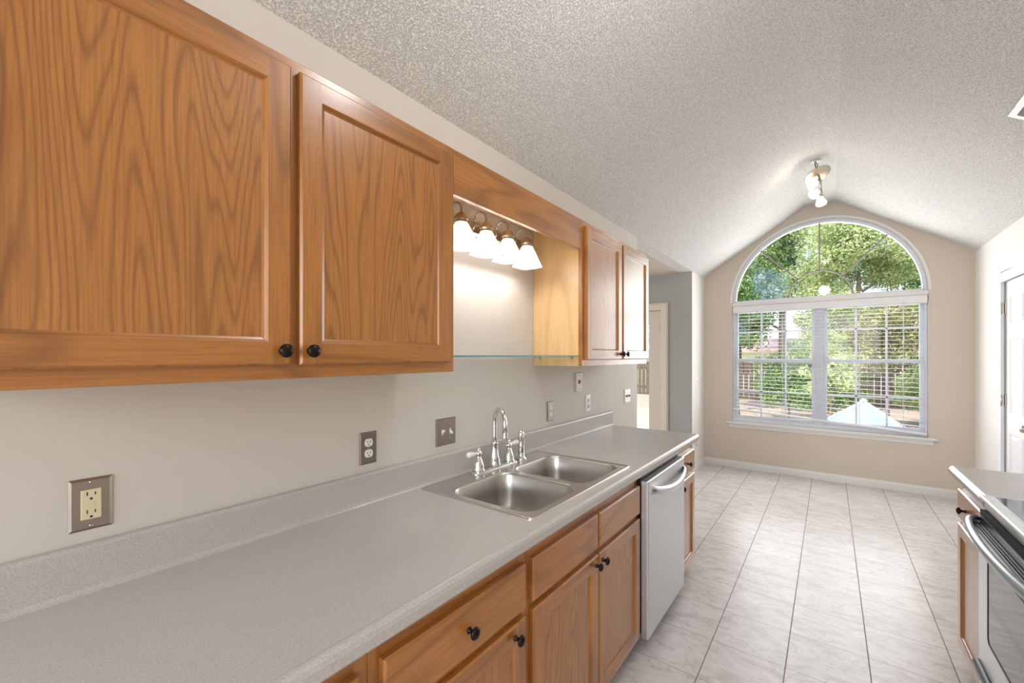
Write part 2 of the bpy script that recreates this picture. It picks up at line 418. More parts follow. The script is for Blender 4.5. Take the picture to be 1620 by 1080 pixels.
# next room
struct(MB().box(-4.2, -.14, 1.2, 5.5, -.06, 0).build('floor_next_room', plain('tan_carpet', (186, 172, 152), .95, var=.1, vs=60)))
struct(MB().box(-4.2, -.14, 1.2, 5.5, CZ, CZ+.1).build('ceiling_next_room', plain('beige_flat_ceiling', (196, 186, 174), .8, var=.02)))
gx0, gx1, gz1 = -1.22, -.372, 2.0
g = MB(); g.box(-4.2, gx0, 5.365, 5.5, 0, CZ); g.box(gx1, -.14, 5.365, 5.5, 0, CZ); g.box(gx0, gx1, 5.365, 5.5, gz1, CZ)
struct(g.build('wall_next_room_far', grey_wall))
struct(MB().box(-.14, -.002, 5.361, 5.3652, 0, CZ-.001).build('wall_opening_return', grey_wall))
g = MB(); g.box(-4.2, -.14, 1.06, 1.2, 0, CZ); struct(g.build('wall_next_room_near', grey_wall))
g = MB(); g.box(-4.34, -4.2, 1.06, 5.5, 0, .3); g.box(-4.34, -4.2, 1.06, 5.5, 2.3, CZ); g.box(-4.34, -4.2, 1.06, 2.5, .3, 2.3); g.box(-4.34, -4.2, 4.7, 5.5, .3, 2.3)  # unseen window opening added to bring light into the next room
struct(g.build('wall_next_room_left', grey_wall))

# baseboards
def baseboard(name, pts, side):
    (x0, y0), (x1, y1) = pts; b = MB(); t = .014
    pr = [(0, 0), (t, 0), (t, .062), (t*.75, .07), (t*.45, .074), (t*.35, .084), (0, .086)]
    d = Vector((x1-x0, y1-y0, 0)).normalized(); nrm = Vector(side).to_3d() if len(side) == 2 else Vector(side)
    b.grid([[Vector((x0, y0, 0)) + nrm*a + Vector((0, 0, h)) for a, h in pr], [Vector((x1, y1, 0)) + nrm*a + Vector((0, 0, h)) for a, h in pr]], True, 0, False, True, True)
    # quarter-round shoe
    return struct(b.build(name, trimw))
baseboard('baseboard_far', [(0, FY), (RX, FY)], (0, -1, 0))
baseboard('baseboard_left_far', [(0, 5.365), (0, FY)], (1, 0, 0))
baseboard('baseboard_right_far', [(RX, dy1+.09), (RX, FY)], (-1, 0, 0))
baseboard('baseboard_right_near', [(RX, 2.84), (RX, dy0-.09)], (-1, 0, 0))

# ------------------------------------------------------------------ arched window (structure)
win = thing('window_1', None, None, (ocx, FY+.05, oz0), kind='structure')
def part_struct(o): return o
# sill and apron
s = MB(); s.box(.268, 2.196, FY-.045, FY+.10, .562, .586); part_struct(s.build('window_sill', trimw, win, bevel=.005))
s = MB(); s.grid([[(x, FY-.0, .562), (x, FY-.020, .562), (x, FY-.020, .545), (x, FY-.013, .535), (x, FY-.013, .515), (x, FY-.0, .510)] for x in (.30, 2.165)], True, 0, False, True, True)
s.build('apron', trimw, win)
WY = FY+.055
# frame: jambs, mullion, head, arch ring
fr = MB()
fr.box(ox0+.001, ox0+.02, WY-.015, WY+.06, .586, ozs-.02); fr.box(ox1-.02, ox1-.001, WY-.015, WY+.06, .586, ozs-.02)
fr.box(ocx-.038, ocx+.038, WY-.008, WY+.058, .6305, 1.9995)
fr.box(ox0+.001, ox1-.001, WY-.01, WY+.06, .586, .63); fr.box(ox0+.001, ox1-.001, WY-.01, WY+.06, 2.0, 2.05)
fr.build('window_frame', vinyl, win, bevel=.003)
s = MB(); s.box(ox0+.001, ox1-.001, FY-.002, WY+.06, 2.05, 2.095); s.build('transom_bar', trimw, win, bevel=.004)
def ring(r0, r1, y0, y1, cz=ozs, a0=0, a1=PI, n=48):
    m = MB(); rows = []
    for k in range(n+1):
        a = a0+(a1-a0)*k/n; ca, sa = math.cos(a), math.sin(a)
        rows.append([(ocx+r0*ca, y0, cz+r0*sa), (ocx+r1*ca, y0, cz+r1*sa), (ocx+r1*ca, y1, cz+r1*sa), (ocx+r0*ca, y1, cz+r0*sa)])
    m.grid(rows, True, 0, False, True, True); return m
a_ = ring(orr-.035, orr-.002, WY-.005, WY+.05); a_.box(ox0+.03, ox1-.03, WY-.005, WY+.05, 2.094, 2.12)
a_.build('arch_frame', vinyl, win)
ring(orr+.0, orr+.022, FY-.006, FY+.02).build('arch_bead', trimw, win)
mu = ring(.292, .306, WY+.012, WY+.028, 2.115); R1 = orr-.03
for a in (PI/2, PI/4+.02, 3*PI/4-.02):
    mt = Matrix.Translation((ocx, WY+.02, 2.115)) @ Matrix.Rotation(-(a), 4, 'Y')
    mu.box(.30, R1-.012 if abs(a-PI/2) > .1 else R1-.01, -.008, .008, -.0075, .0075, 0, mt)
mu.build('sunburst_muntins', muntin, win)
# sashes
for sx0, sx1 in ((ox0+.02, ocx-.038), (ocx+.038, ox1-.02)):
    for z0, z1, yo in ((1.345, 2.0, .03), (.63, 1.385, .008)):
        sa = MB(); b = .036
        y0, y1 = WY+yo, WY+yo+.024
        sa.box(sx0, sx0+b, y0, y1, z0, z1); sa.box(sx1-b, sx1, y0, y1, z0, z1); sa.box(sx0+b, sx1-b, y0, y1, z0, z0+b); sa.box(sx0+b, sx1-b, y0, y1, z1-b, z1)
        for k in (1, 2):
            xm = sx0+b+(sx1-sx0-2*b)*k/3; sa.box(xm-.009, xm+.009, y0+.005, y1-.005, z0+b, z1-b)
        zm = {1.345: 1.722, .63: .975}[z0]; sa.box(sx0+b, sx1-b, y0+.005, y1-.005, zm-.010, zm+.010)
        so = sa.build('sash', vinyl, win, bevel=.002)
        MB().box(sx0+b-.003, sx1-b+.003, y0+.011, y0+.0125, z0+b-.003, z1-b+.003).build('pane', pane_m, so)
pa = MB(); pts = [(ocx+(orr-.04)*math.cos(PI*k/48), 2.115+(orr-.045)*math.sin(PI*k/48)) for k in range(49)]
pa.plate(pts, [], lambda a, b, c_: (a, WY+.030+c_, b), .003); pa.build('arch_pane', pane_m, win)
for x in (ocx-.03-.06, ocx+.03+.09):
    s = MB(); s.lathe([(.0, 0), (.018, 0), (.02, .008), (.0, .012)], (x, WY+.004, 1.30), direction=(0, -1, 0), n=16); s.build('sash_lock_knob', muntin, win)

# ------------------------------------------------------------------ venetian blind
bl = thing('venetian_blind', 'white two inch slatted blind hanging open in the far arched window, bottom rail sagging right', 'window blind', (ocx, FY+.02, 2.04))
bx0, bx1 = ox0+.008, ox1-.008; by = FY+.021
MB().box(bx0, bx1, by-.028, by+.026, 2.0, 2.048).build('headrail', slatm, bl, bevel=.003)
MB().box(bx0, bx1, by-.034, by-.029, 1.965, 2.047).build('valance', slatm, bl, bevel=.003)
sl = MB(); nsl = 29
def slat_z(k, u):
    zl = 1.965 - k*(1.965-.755)/nsl
    f = max(0, (k-14)/(nsl-14))
    return zl - u*.115*f**1.2
for k in range(nsl):
    rows = []
    for u in (0, .25, .5, .75, 1):
        x = bx0+.004+(bx1-bx0-.008)*u; z = slat_z(k, u) + .0016*math.sin(PI*u*2+k)
        rows.append([(x, by-.024, z-.0020), (x, by-.012, z-.0003), (x, by, z+.0002), (x, by+.012, z-.0003), (x, by+.024, z-.0020),
                     (x, by+.024, z-.0038), (x, by+.012, z-.0018), (x, by, z-.0012), (x, by-.012, z-.0018), (x, by-.024, z-.0038)])
    sl.grid(rows, True, 0, False, True, True)
sl.build('slats', slatm, bl)
b = MB(); zl, zr = slat_z(nsl, 0), slat_z(nsl, 1)-.012
b.grid([[(x, by-.026, z-.011), (x, by+.026, z-.011), (x, by+.026, z+.011), (x, by-.026, z+.011)] for x, z in ((bx0, zl-.01), (bx1, zr-.01))], True, 0, False, True, True)
b.build('bottom_rail', slatm, bl, bevel=.003)
for u in (.10, .30, .49, .70, .90):
    x = bx0+(bx1-bx0)*u; b = MB()
    for dy in (-.027, .027): b.tube([(x, by+dy, 2.0), (x, by+dy, zl*(1-u)+zr*u)], .0013, 6)
    b.build('ladder_cord', slatm, bl)
b = MB(); b.tube([(bx1-.18, by-.04, 2.0), (bx1-.18, by-.042, 1.62)], .003, 8); b.lathe([(.004, 0), (.008, .01), (.006, .04), (.0, .045)], (bx1-.18, by-.042, 1.59)); b.build('tilt_wand', slatm, bl)

# ------------------------------------------------------------------ closet door on right wall
cd = thing('door_1', None, None, (RX, (dy0+dy1)/2, 0), kind='structure')
cs = MB()
for a, d in ((0, .010), (.012, .017)):
    cs.box(RX, RX-d, dy1-.01, dy1+.078-a, 0, dz1+.078-a)
    cs.box(RX, RX-d, dy0-.078+a, dy0+.01, 0, dz1+.078-a)
    cs.box(RX, RX-d, dy0+.01, dy1-.01, dz1-.01, dz1+.078-a)
cs.build('casing', doorw, cd, bevel=.003)
dl = MB(); dX = RX+.012
panels = []
hw = (dy1-dy0-.02)
cy = (dy0+dy1)/2
cols = [(dy0+.01+.085, cy-.04), (cy+.04, dy1-.01-.085)]
rowsz = [(.16, .80), (.96, 1.56), (1.68, 1.90)]
holes = [[(a, c0), (b, c0), (b, c1), (a, c1)] for a, b in cols for c0, c1 in rowsz]
dl.plate([(dy0+.01, .01), (dy1-.01, .01), (dy1-.01, dz1-.012), (dy0+.01, dz1-.012)], holes, lambda a, b, c_: (dX+c_, a, b), .03)
for a, b in cols:
    for c0, c1 in rowsz:
        i = .022
        o_l = [(dX, a, c0), (dX, b, c0), (dX, b, c1), (dX, a, c1)]
        g_l = [(dX+.010, a+i*.5, c0+i*.5), (dX+.010, b-i*.5, c0+i*.5), (dX+.010, b-i*.5, c1-i*.5), (dX+.010, a+i*.5, c1-i*.5)]
        p_l = [(dX+.003, a+i*1.7, c0+i*1.7), (dX+.003, b-i*1.7, c0+i*1.7), (dX+.003, b-i*1.7, c1-i*1.7), (dX+.003, a+i*1.7, c1-i*1.7)]
        dl.grid([o_l, g_l, p_l], True, 0, False, False, True)
dl.build('door_leaf', doorw, cd)
kb = MB(); kb.lathe([(.031, 0), (.031, .006), (.014, .010), (.011, .028), (.026, .042), (.028, .052), (.020, .062), (.0, .064)], (dX, dy0+.07, .90), direction=(-1, 0, 0), n=20)
kb.build('door_knob', nickel, cd)
for z in (1.81, 1.06, .28):
    h = MB(); h.box(dX-.002, dX-.008, dy1-.028, dy1+.002, z-.045, z+.045); h.tube([(RX-.012, dy1-.008, z-.046), (RX-.012, dy1-.008, z+.046)], .006, 8); h.build('hinge', nickel, cd)

# ------------------------------------------------------------------ patio door in next room
pd = thing('door_2', None, None, ((gx0+gx1)/2, 5.365, 0), kind='structure')
cs = MB()
for a, d in ((0, .012), (.014, .02)):
    cs.box(gx1, gx1+.09-a, 5.365, 5.365-d, 0, gz1+.09-a); cs.box(gx0-.09+a, gx0, 5.365, 5.365-d, 0, gz1+.09-a); cs.box(gx0, gx1, 5.365, 5.365-d, gz1, gz1+.09-a)
cs.build('casing', plain('cream_trim', (214, 206, 196), .4, var=.01), pd, bevel=.003)
dmat = plain('cream_door', (210, 202, 193), .4, var=.01)
dl = MB(); dl.plate([(gx0+.005, .01), (gx1-.005, .01), (gx1-.005, gz1-.005), (gx0+.005, gz1-.005)], [[(gx0+.16, .36), (gx1-.16, .36), (gx1-.16, 1.82), (gx0+.16, 1.82)]], lambda a, b, c_: (a, 5.385+c_, b), .04)
lf = dl.build('door_leaf', dmat, pd)
MB().box(gx0+.158, gx1-.158, 5.40, 5.403, .358, 1.822).build('pane', pane_m, lf)
for z in (1.78, 1.03, .3):
    h = MB(); h.box(gx1-.012, gx1+.008, 5.362, 5.384, z-.045, z+.045); h.build('hinge', nickel, pd)

# ------------------------------------------------------------------ worktop left with backsplash
CT = .898; CE = .632; y_end = 2.985; y_st = -.62
def ctop_profile(y, which='full'):
    pts = []
    back = [(0.0015, CT-.04), (0.0015, CT+.095), (.004, CT+.103), (.012, CT+.107), (.018, CT+.105), (.022, CT+.098), (.022, CT+.012), (.024, CT+.004), (.030, CT)]
    front = [(CE-.022, CT), (CE-.016, CT+.0025), (CE-.009, CT+.0015), (CE-.003, CT-.005), (CE, CT-.014), (CE, CT-.034), (CE-.003, CT-.039), (CE-.022, CT-.040)]
    if which == 'full': pts = back + front
    elif which == 'back': pts = back + [(.062, CT), (.062, CT-.04)]
    else: pts = [(.556, CT-.04), (.556, CT)] + front
    return [(x, y, z) for x, z in pts]
S0, S1 = 1.11, 1.892     # sink cut-out
wt = MB()
for a, b_y, wh in ((y_st, S0, 'full'), (S1, y_end, 'full'), (S0, S1, 'back'), (S0, S1, 'front')):
    wt.grid([ctop_profile(a, wh), ctop_profile(b_y, wh)], True, 0, False, True, True)
wo_ = wt.build('worktop', lam, fixn=False)
tag(wo_, 'long grey speckled laminate worktop with rolled edge and backsplash along the left wall', 'countertop')
bm = bmesh.new(); bm.from_mesh(wo_.data); bmesh.ops.recalc_face_normals(bm, faces=bm.faces); bm.to_mesh(wo_.data); bm.free()

# ------------------------------------------------------------------ sink
sk = thing('kitchen_sink', 'stainless steel double bowl sink set in the long grey worktop', 'sink', (.31, 1.50, CT))
sx0, sx1, sy0, sy1 = .042, .578, 1.092, 1.912; ZT = CT+.004
def rrect(x0, x1, y0, y1, r, n=10):
    P = []
    for cx_, cy_, a0 in ((x1-r, y1-r, 0), (x0+r, y1-r, PI/2), (x0+r, y0+r, PI), (x1-r, y0+r, 3*PI/2)):
        for k in range(n+1): P.append((cx_+r*math.cos(a0+PI/2*k/n), cy_+r*math.sin(a0+PI/2*k/n)))
    return P
bowls = [(.155, .545, 1.128, 1.484), (.155, .545, 1.522, 1.878)]
dk = MB(); rim = rrect(sx0, sx1, sy0, sy1, .018, 6); rin = rrect(sx0+.007, sx1-.007, sy0+.007, sy1-.007, .014, 6); rin2 = rrect(sx0+.013, sx1-.013, sy0+.013, sy1-.013, .010, 6)
dk.grid([[(x, y, CT-.001) for x, y in rim], [(x, y, CT+.004) for x, y in rim], [(x, y, CT+.0065) for x, y in rin], [(x, y, ZT) for x, y in rin2]], True)
holes = [rrect(*b, .065, 8) for b in bowls]
polys = [[Vector((x, y, 0)) for x, y in l] for l in [rin2]+holes]; flat = [p for l in [rin2]+holes for p in l]
for tri in tessellate_polygon(polys): dk.face([(*flat[i], ZT) for i in tri])
dk.build('sink_deck', steel, sk)
for bx in bowls:
    bw = MB(); rows = []
    for ins, z, r in ((0, ZT, .065), (.003, ZT-.002, .065), (.006, ZT-.008, .064), (.012, ZT-.08, .062), (.018, ZT-.135, .060), (.028, ZT-.155, .055), (.05, ZT-.166, .045), (.10, ZT-.171, .03), (.14, ZT-.173, .02)):
        rows.append([(x, y, z) for x, y in rrect(bx[0]+ins, bx[1]-ins, bx[2]+ins, bx[3]-ins, r, 8)])
    bw.grid(rows, True, 0, True, False, True); bo = bw.build('bowl', steel_b, sk)
    cx_, cy_ = (bx[0]+bx[1])/2, (bx[2]+bx[3])/2
    d = MB(); d.lathe([(.0, -.01), (.028, -.009), (.032, .0), (.042, .0015), (.044, -.002)], (cx_, cy_, ZT-.172), n=24); d.build('drain', chrome, bo)

# ------------------------------------------------------------------ faucet
fa = thing('kitchen_faucet', 'chrome gooseneck faucet with two white porcelain lever handles behind the sink', 'faucet', (.087, 1.50, ZT))
bp = MB(); rows = []
for ins, z in ((0, ZT+.0003), (0, ZT+.006), (.006, ZT+.012)):
    rows.append([(x, y, z) for x, y in rrect(.060+ins, .114-ins, 1.352+ins, 1.652-ins, .02, 6)])
bp.grid(rows, True, 0, True, False, True); bp.build('base_plate', chrome, fa)
FX = .087
sp = MB(); sp.lathe([(.027, 0), (.028, .012), (.024, .022), (.025, .03), (.020, .05), (.0165, .075), (.014, .095), (.017, .102), (.017, .108), (.0125, .113)], (FX, 1.50, ZT+.010), n=24)
sp.build('spout_base', chrome, fa)
path = []; dirv = Vector((.125, -.075, 0)).normalized(); reach = .135; zt = 1.115
p0 = Vector((FX, 1.50, 0))
for z in (1.01, 1.05, 1.09): path.append(p0+Vector((0, 0, z)))
for k in range(15):
    a = PI*k/14; path.append(p0 + dirv*(reach/2*(1-math.cos(a))) + Vector((0, 0, zt+.066*math.sin(a))))
tip = p0+dirv*reach; path.append(tip+Vector((0, 0, 1.085)))
s = MB(); s.tube(path, .0105, 14); s.build('gooseneck', chrome, fa)
s = MB(); s.lathe([(.012, 0), (.0145, .004), (.013, .012), (.0125, .026), (.0135, .030)], (tip.x, tip.y, 1.058), n=18); s.build('aerator', chrome, fa)
for yy, sg in ((1.39, -1), (1.61, 1)):
    h = MB(); h.lathe([(.027, 0), (.027, .010), (.023, .018), (.024, .026), (.017, .046), (.011, .062), (.009, .068), (.013, .074), (.013, .084), (.006, .092), (.006, .096), (.008, .100), (.0, .106)], (FX, yy, ZT+.008), n=22)
    h.tube([(FX-.004, yy-sg*.012, ZT+.087), (FX+.0, yy+sg*.02, ZT+.09)], [.005, .006], 10)
    h.ball((FX-.004, yy-sg*.014, ZT+.087), .0055, 10)
    ho = h.build('handle', chrome, fa)
    l = MB(); l.lathe([(.0055, 0), (.0075, .008), (.011, .035), (.0125, .046), (.009, .053), (.0, .055)], (FX, yy+sg*.018, ZT+.09), direction=(.0, sg, .02), n=16)
    l.lathe([(.005, .053), (.006, .056), (.0, .061)], (FX, yy+sg*.018, ZT+.09), direction=(.0, sg, .02), n=12)
    l.build('lever', porcelain, ho)
spr = thing('side_sprayer', 'chrome pull-up side sprayer standing right of the gooseneck faucet', 'sprayer', (.087, 1.71, ZT))
s = MB(); s.lathe([(.026, 0), (.026, .006), (.018, .012), (.016, .026), (.017, .03)], (FX, 1.71, ZT), n=20); s.build('holder', chrome, spr)
s = MB(); s.lathe([(.0145, .028), (.0165, .034), (.016, .07), (.0135, .085), (.014, .10), (.016, .118), (.015, .134), (.009, .143), (.0, .146)], (FX, 1.71, ZT), n=20); s.build('spray_head', chrome, spr)
s = MB(); s.box(FX+.010, FX+.020, 1.703, 1.717, ZT+.08, ZT+.122); s.build('trigger', chrome, spr, bevel=.003)

# ------------------------------------------------------------------ cabinet pieces
def door_front(parent, y0, y1, z0, z1, xf, sg=1, w=.052, t=.019, name='door', panel=True):
    """frame-and-panel front facing +x (sg=1) or -x (sg=-1); front plane at xf"""
    m = MB()
    def X(d): return xf - sg*d
    c_ = .005
    def loop(i, d): return [(X(d), y0+i, z0+i), (X(d), y1-i, z0+i), (X(d), y1-i, z1-i), (X(d), y0+i, z1-i)]
    m.grid([loop(0, t), loop(0, c_), loop(c_, 0)], True, 0, False, True, False)
    if panel:
        # stiles full height, rails between, butt joints
        m.face([(X(0), y0+c_, z0+c_), (X(0), y0+w, z0+c_), (X(0), y0+w, z1-c_), (X(0), y0+c_, z1-c_)], 0)
        m.face([(X(0), y1-w, z0+c_), (X(0), y1-c_, z0+c_), (X(0), y1-c_, z1-c_), (X(0), y1-w, z1-c_)], 0)
        m.face([(X(0), y0+w, z0+c_), (X(0), y1-w, z0+c_), (X(0), y1-w, z0+w), (X(0), y0+w, z0+w)], 1)
        m.face([(X(0), y0+w, z1-w), (X(0), y1-w, z1-w), (X(0), y1-w, z1-c_), (X(0), y0+w, z1-c_)], 1)
        L1, L2, L3, L4 = loop(w, 0), loop(w+.004, .003), loop(w+.006, .0065), loop(w+.011, .009)
        for A, B in ((L1, L2), (L2, L3), (L3, L4)):
            for k in range(4):
                m.face([A[k], A[(k+1) % 4], B[(k+1) % 4], B[k]], 1 if k in (0, 2) else 0)
        o = m.build(name, [oak_v, oak_h], parent)
        p = MB(); i = w+.0105; p.box(X(.009), X(.014), y0+i, y1-i, z0+i, z1-i); p.build('panel', oak_p, o)
    else:
        m.face(loop(c_, 0), 0); o = m.build(name, [oak_h], parent)
    return o
def knob(parent, y, z, xf, sg=1, r=.0155):
    m = MB(); m.lathe([(.0085, 0), (.0085, .002), (.0055, .005), (.0055, .012), (.010, .016), (r, .019), (r*1.01, .0225), (r*.8, .0265), (r*.4, .029), (0, .0295)], (xf, y, z), direction=(sg, 0, 0), n=20)
    return m.build('knob', bronze, parent)

# ---- upper left pair
UZ0, UZ1 = 1.367, 2.125; UF = .305
def upper_cab(nm, label, y0, y1, doors, left_pale=False):
    c = thing(nm, label, 'kitchen cabinet', (.15, (y0+y1)/2, UZ0), 'oak wall cabinets on the left wall')
    b = MB(); t = .016
    ym = y0+t
    b.box(.003, UF-.02, y0, ym, UZ0, UZ1, 1 if left_pale else 0); b.box(.003, UF-.02, y1-t, y1, UZ0, UZ1, 0)
    b.box(.003, UF-.02, ym, y1-t, UZ0+.022, UZ0+.036, 2); b.box(.003, UF-.02, ym, y1-t, UZ1-t, UZ1, 2); b.box(.003, .010, ym, y1-t, UZ0+.036, UZ1-t, 2)
    b.build('carcass', [oak_v, maple, maple_y], c)
    f = MB(); sw = .038; dz0 = UZ0+.036
    mat_l = 0
    f.box(UF-.02, UF, y0, y0+sw, UZ0, UZ1, 0); f.box(UF-.02, UF, y1-sw, y1, UZ0, UZ1, 0)
    mid = (doors[0][1]+doors[1][0])/2; f.box(UF-.02, UF, mid-sw/2-.006, mid+sw/2+.006, UZ0+.04, UZ1-.04, 0)
    f.box(UF-.02, UF, y0+sw, y1-sw, UZ0, UZ0+.042, 1); f.box(UF-.02, UF, y0+sw, y1-sw, UZ1-.042, UZ1, 1)
    f.build('face_frame', [oak_v, oak_h], c, bevel=.001)
    out = []
    for k, (a, b2) in enumerate(doors):
        d = door_front(c, a, b2, 1.399, 2.097, UF+.020)
        ky = b2-.022 if k == 0 else a+.022
        knob(d, ky, 1.432, UF+.020); out.append(d)
    return c
upper_cab('wall_cabinet', 'large oak wall cabinet above the near end of the grey worktop, nearest the camera', -.045, 1.017, [(-.025, .470), (.490, .990)])
upper_cab('wall_cabinet', 'smaller oak wall cabinet with pale wood side, beyond the vanity light bar', 1.945, 2.905, [(1.968, 2.428), (2.447, 2.895)], True)
# valance between the cabinets and top board
v = thing('valance_board', 'plain oak valance board bridging the two wall cabinets above the four lamps', 'valance', (.29, 1.48, 1.972))
MB().box(.286, UF, 1.018, 1.944, 1.972, UZ1).build('valance_face', oak_h, v, bevel=.0015)
MB().box(.004, .285, 1.018, 1.944, UZ1-.014, UZ1-.001).build('top_board', maple_y, v)

# ---- glass shelf
gs = thing('glass_shelf', 'thin green-edged glass shelf spanning below the four-lamp light bar', 'glass shelf', (.15, 1.48, 1.415))
MB().box(.012, .288, 1.020, 1.942, 1.4165, 1.4225).build('shelf_glass', shelf_m, gs)
MB().box(.288, .2895, 1.020, 1.942, 1.4165, 1.4225).build('shelf_edge', edge_m, gs)
for yy in (1.0175, 1.9445):
    for xx in (.05, .25):
        s = MB(); dr = 1 if yy < 1.5 else -1
        s.lathe([(.006, 0), (.006, .003), (.0035, .004), (.0035, .016), (.0, .017)], (xx, yy, 1.4125), direction=(0, dr, 0), n=12); s.build('shelf_peg', nickel, gs)

# ---- vanity light bar
vl = thing('vanity_light', 'four-lamp nickel wall light with square frosted glass shades under the oak valance', 'wall light', (.02, 1.47, 2.0))
b = MB()
rows = [[(.0 + d, y, z) for d, z in ((.001, 1.965), (.022, 1.970), (.030, 1.985), (.030, 2.015), (.022, 2.030), (.001, 2.035))] for y in (1.14, 1.80)]
b.grid(rows, True, 0, False, True, True); b.build('back_bar', nickel, vl, bevel=.003)
for hy in (1.237, 1.392, 1.547, 1.702):
    hx = .13
    a = MB(); pth = [(.025, hy, 1.985), (.045, hy, 1.985), (.056, hy, 1.992), (.060, hy, 2.005), (.060, hy, 2.02)]
    for k in range(11):
        t = PI*k/10; pth.append((.060+(hx-.060)/2*(1-math.cos(t)), hy, 2.02+.034*math.sin(t)))
    pth.append((hx, hy, 2.0)); a.tube(pth, .0042, 10)
    a.lathe([(.016, 0), (.014, .006), (.006, .010)], (.028, hy, 1.985), direction=(1, 0, 0), n=14)
    ao = a.build('arm', nickel, vl)
    h = MB(); h.lathe([(.006, .024), (.010, .020), (.020, .014), (.026, .004), (.027, -.004), (.029, -.006), (.029, -.010), (.025, -.012), (.025, -.02), (.027, -.022)], (hx, hy, 1.985), n=22); h.build('shade_holder', copper_n, vl)
    sh = MB(); rows = []
    for z, s_, pw in ((1.972, .022, 2), (1.962, .026, 2.2), (1.950, .031, 2.6), (1.925, .040, 3.5), (1.895, .049, 5), (1.872, .056, 8), (1.860, .0595, 12)):
        rr_ = []
        for k in range(32):
            t = 2*PI*(k+.5)/32; ct, st = math.cos(t), math.sin(t)
            r = s_/((abs(ct)**pw+abs(st)**pw)**(1/pw)); rr_.append((hx+r*ct, hy+r*st, z))
        rows.append(rr_)
    rin_ = [[(hx+(x-hx)*.94, hy+(y-hy)*.94, z) for x, y, z in r] for r in rows]
    sh.grid(rows + rin_[::-1], True, 0, True); sh.build('glass_shade', shade_m, vl)
    bb = MB(); bb.ball((hx, hy, 1.925), .019, 14); bb.build('bulb', bulb_m, vl)
    light('vanity_bulb_light', 'POINT', (hx, hy, 1.897), 1.85, (1, .975, .94), radius=.03)

# ---- base cabinets left
BF = .592; FX0 = .611; BT = CT-.041; TK = .072
def base_cab(nm, label, y0, y1, xb=.03, xf=BF, sg=1, fx=FX0, draws=(), doors=(), splits=(), end=True, rx=None):
    c = thing(nm, label, 'kitchen cabinet', ((xb+xf)/2, (y0+y1)/2, 0), 'oak base cabinets')
    b = MB(); t = .016; xi = xf-sg*.02
    b.box(xb, xi, y0, y0+t, TK, BT); b.box(xb, xi, y1-t, y1, TK, BT); b.box(xb, xi, y0+t, y1-t, TK, TK+t); b.box(xb, xb+sg*.008, y0+t, y1-t, TK+t, BT)
    b.build('carcass', oak_v, c)
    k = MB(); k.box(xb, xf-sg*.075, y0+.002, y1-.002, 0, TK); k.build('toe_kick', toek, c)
    f = MB(); sw = .038
    for a in splits: f.box(xi, xf, a-.022, a+.022, TK, BT, 0)
    f.box(xi, xf, y0, y0+.03, TK, BT, 0); f.box(xi, xf, y1-.03, y1, TK, BT, 0)
    for za, zb in ((TK, TK+.04), (BT-.06, BT), (.645, .68)): f.box(xi+sg*.0005, xf-sg*.0005, y0+.029, y1-.029, za, zb, 1)
    f.build('face_frame', [oak_v, oak_h], c, bevel=.001)
    for a, b2, kn in draws:
        d = door_front(c, a, b2, .673, .806, fx, sg, panel=False, name='drawer')
        if kn or sg < 0: knob(d, (a+b2)/2 if sg > 0 else 2.665, .738, fx, sg)
    for a, b2, ky in doors:
        d = door_front(c, a, b2, .085, .650, fx, sg)
        if ky: knob(d, ky, .615, fx, sg)
    return c
base_cab('base_cabinet', 'oak base cabinet mostly below the frame, its drawer end at the photo bottom edge', -.16, .4905, draws=[(-.13, .464, True)], doors=[(-.13, .160, .135), (.170, .464, .195)])
base_cab('base_cabinet', 'oak base cabinet with knobbed drawer above one door, left of the sink cabinet', .4915, 1.0315, draws=[(.518, 1.015, True)], doors=[(.518, 1.015, .96)])
base_cab('base_cabinet', 'oak sink cabinet with two blank drawer fronts above two doors', 1.0325, 1.9535, draws=[(1.052, 1.500, False), (1.513, 1.948, False)], doors=[(1.052, 1.503, 1.478), (1.513, 1.948, 1.537)], splits=(1.507,))
base_cab('base_cabinet', 'narrow oak end cabinet with drawer and door beyond the dishwasher', 2.595, 2.968, draws=[(2.612, 2.955, True)], doors=[(2.612, 2.955, 2.64)])
# dishwasher
dw = thing('dishwasher', 'stainless steel dishwasher with curved bar handle between oak cabinets', 'dishwasher', (.3, 2.27, 0))
DX = .645; wy0, wy1 = 1.960, 2.580
MB().box(.05, .585, 1.962, 2.585, .08, BT-.005).build('tub_body', gap, dw)
MB().box(.50, .55, wy0+.01, wy1-.005, .0, .079).build('kick_plate', black, dw)
MB().box(.586, .606, wy0+.006, wy1-.006, .10, .845).build('door_inner', black, dw)
MB().box(.607, DX, wy0, wy1, .078, .828).build('door_skin', steel_dw, dw, bevel=.006, seg=3)
MB().box(.588, .600, wy0, wy1, .829, .850).build('control_strip', black, dw, bevel=.002)
hb = MB(); rows = []
for k in range(21):
    u = k/20; y = wy0+.020+(wy1-wy0-.032)*u; bow = math.sin(PI*u)**.55
    x = DX+.001+.040*bow; z = .784-.022*u-.034*math.sin(PI*u)
    q = [(x-.007, z-.020), (x+.003, z-.017), (x+.008, z), (x+.003, z+.017), (x-.007, z+.020), (x-.010, z)]
    rows.append([(a, y, b2) for a, b2 in q])
hb.grid(rows, True, 0, True, True, True); hb.build('bar_handle', steel_rng, dw)

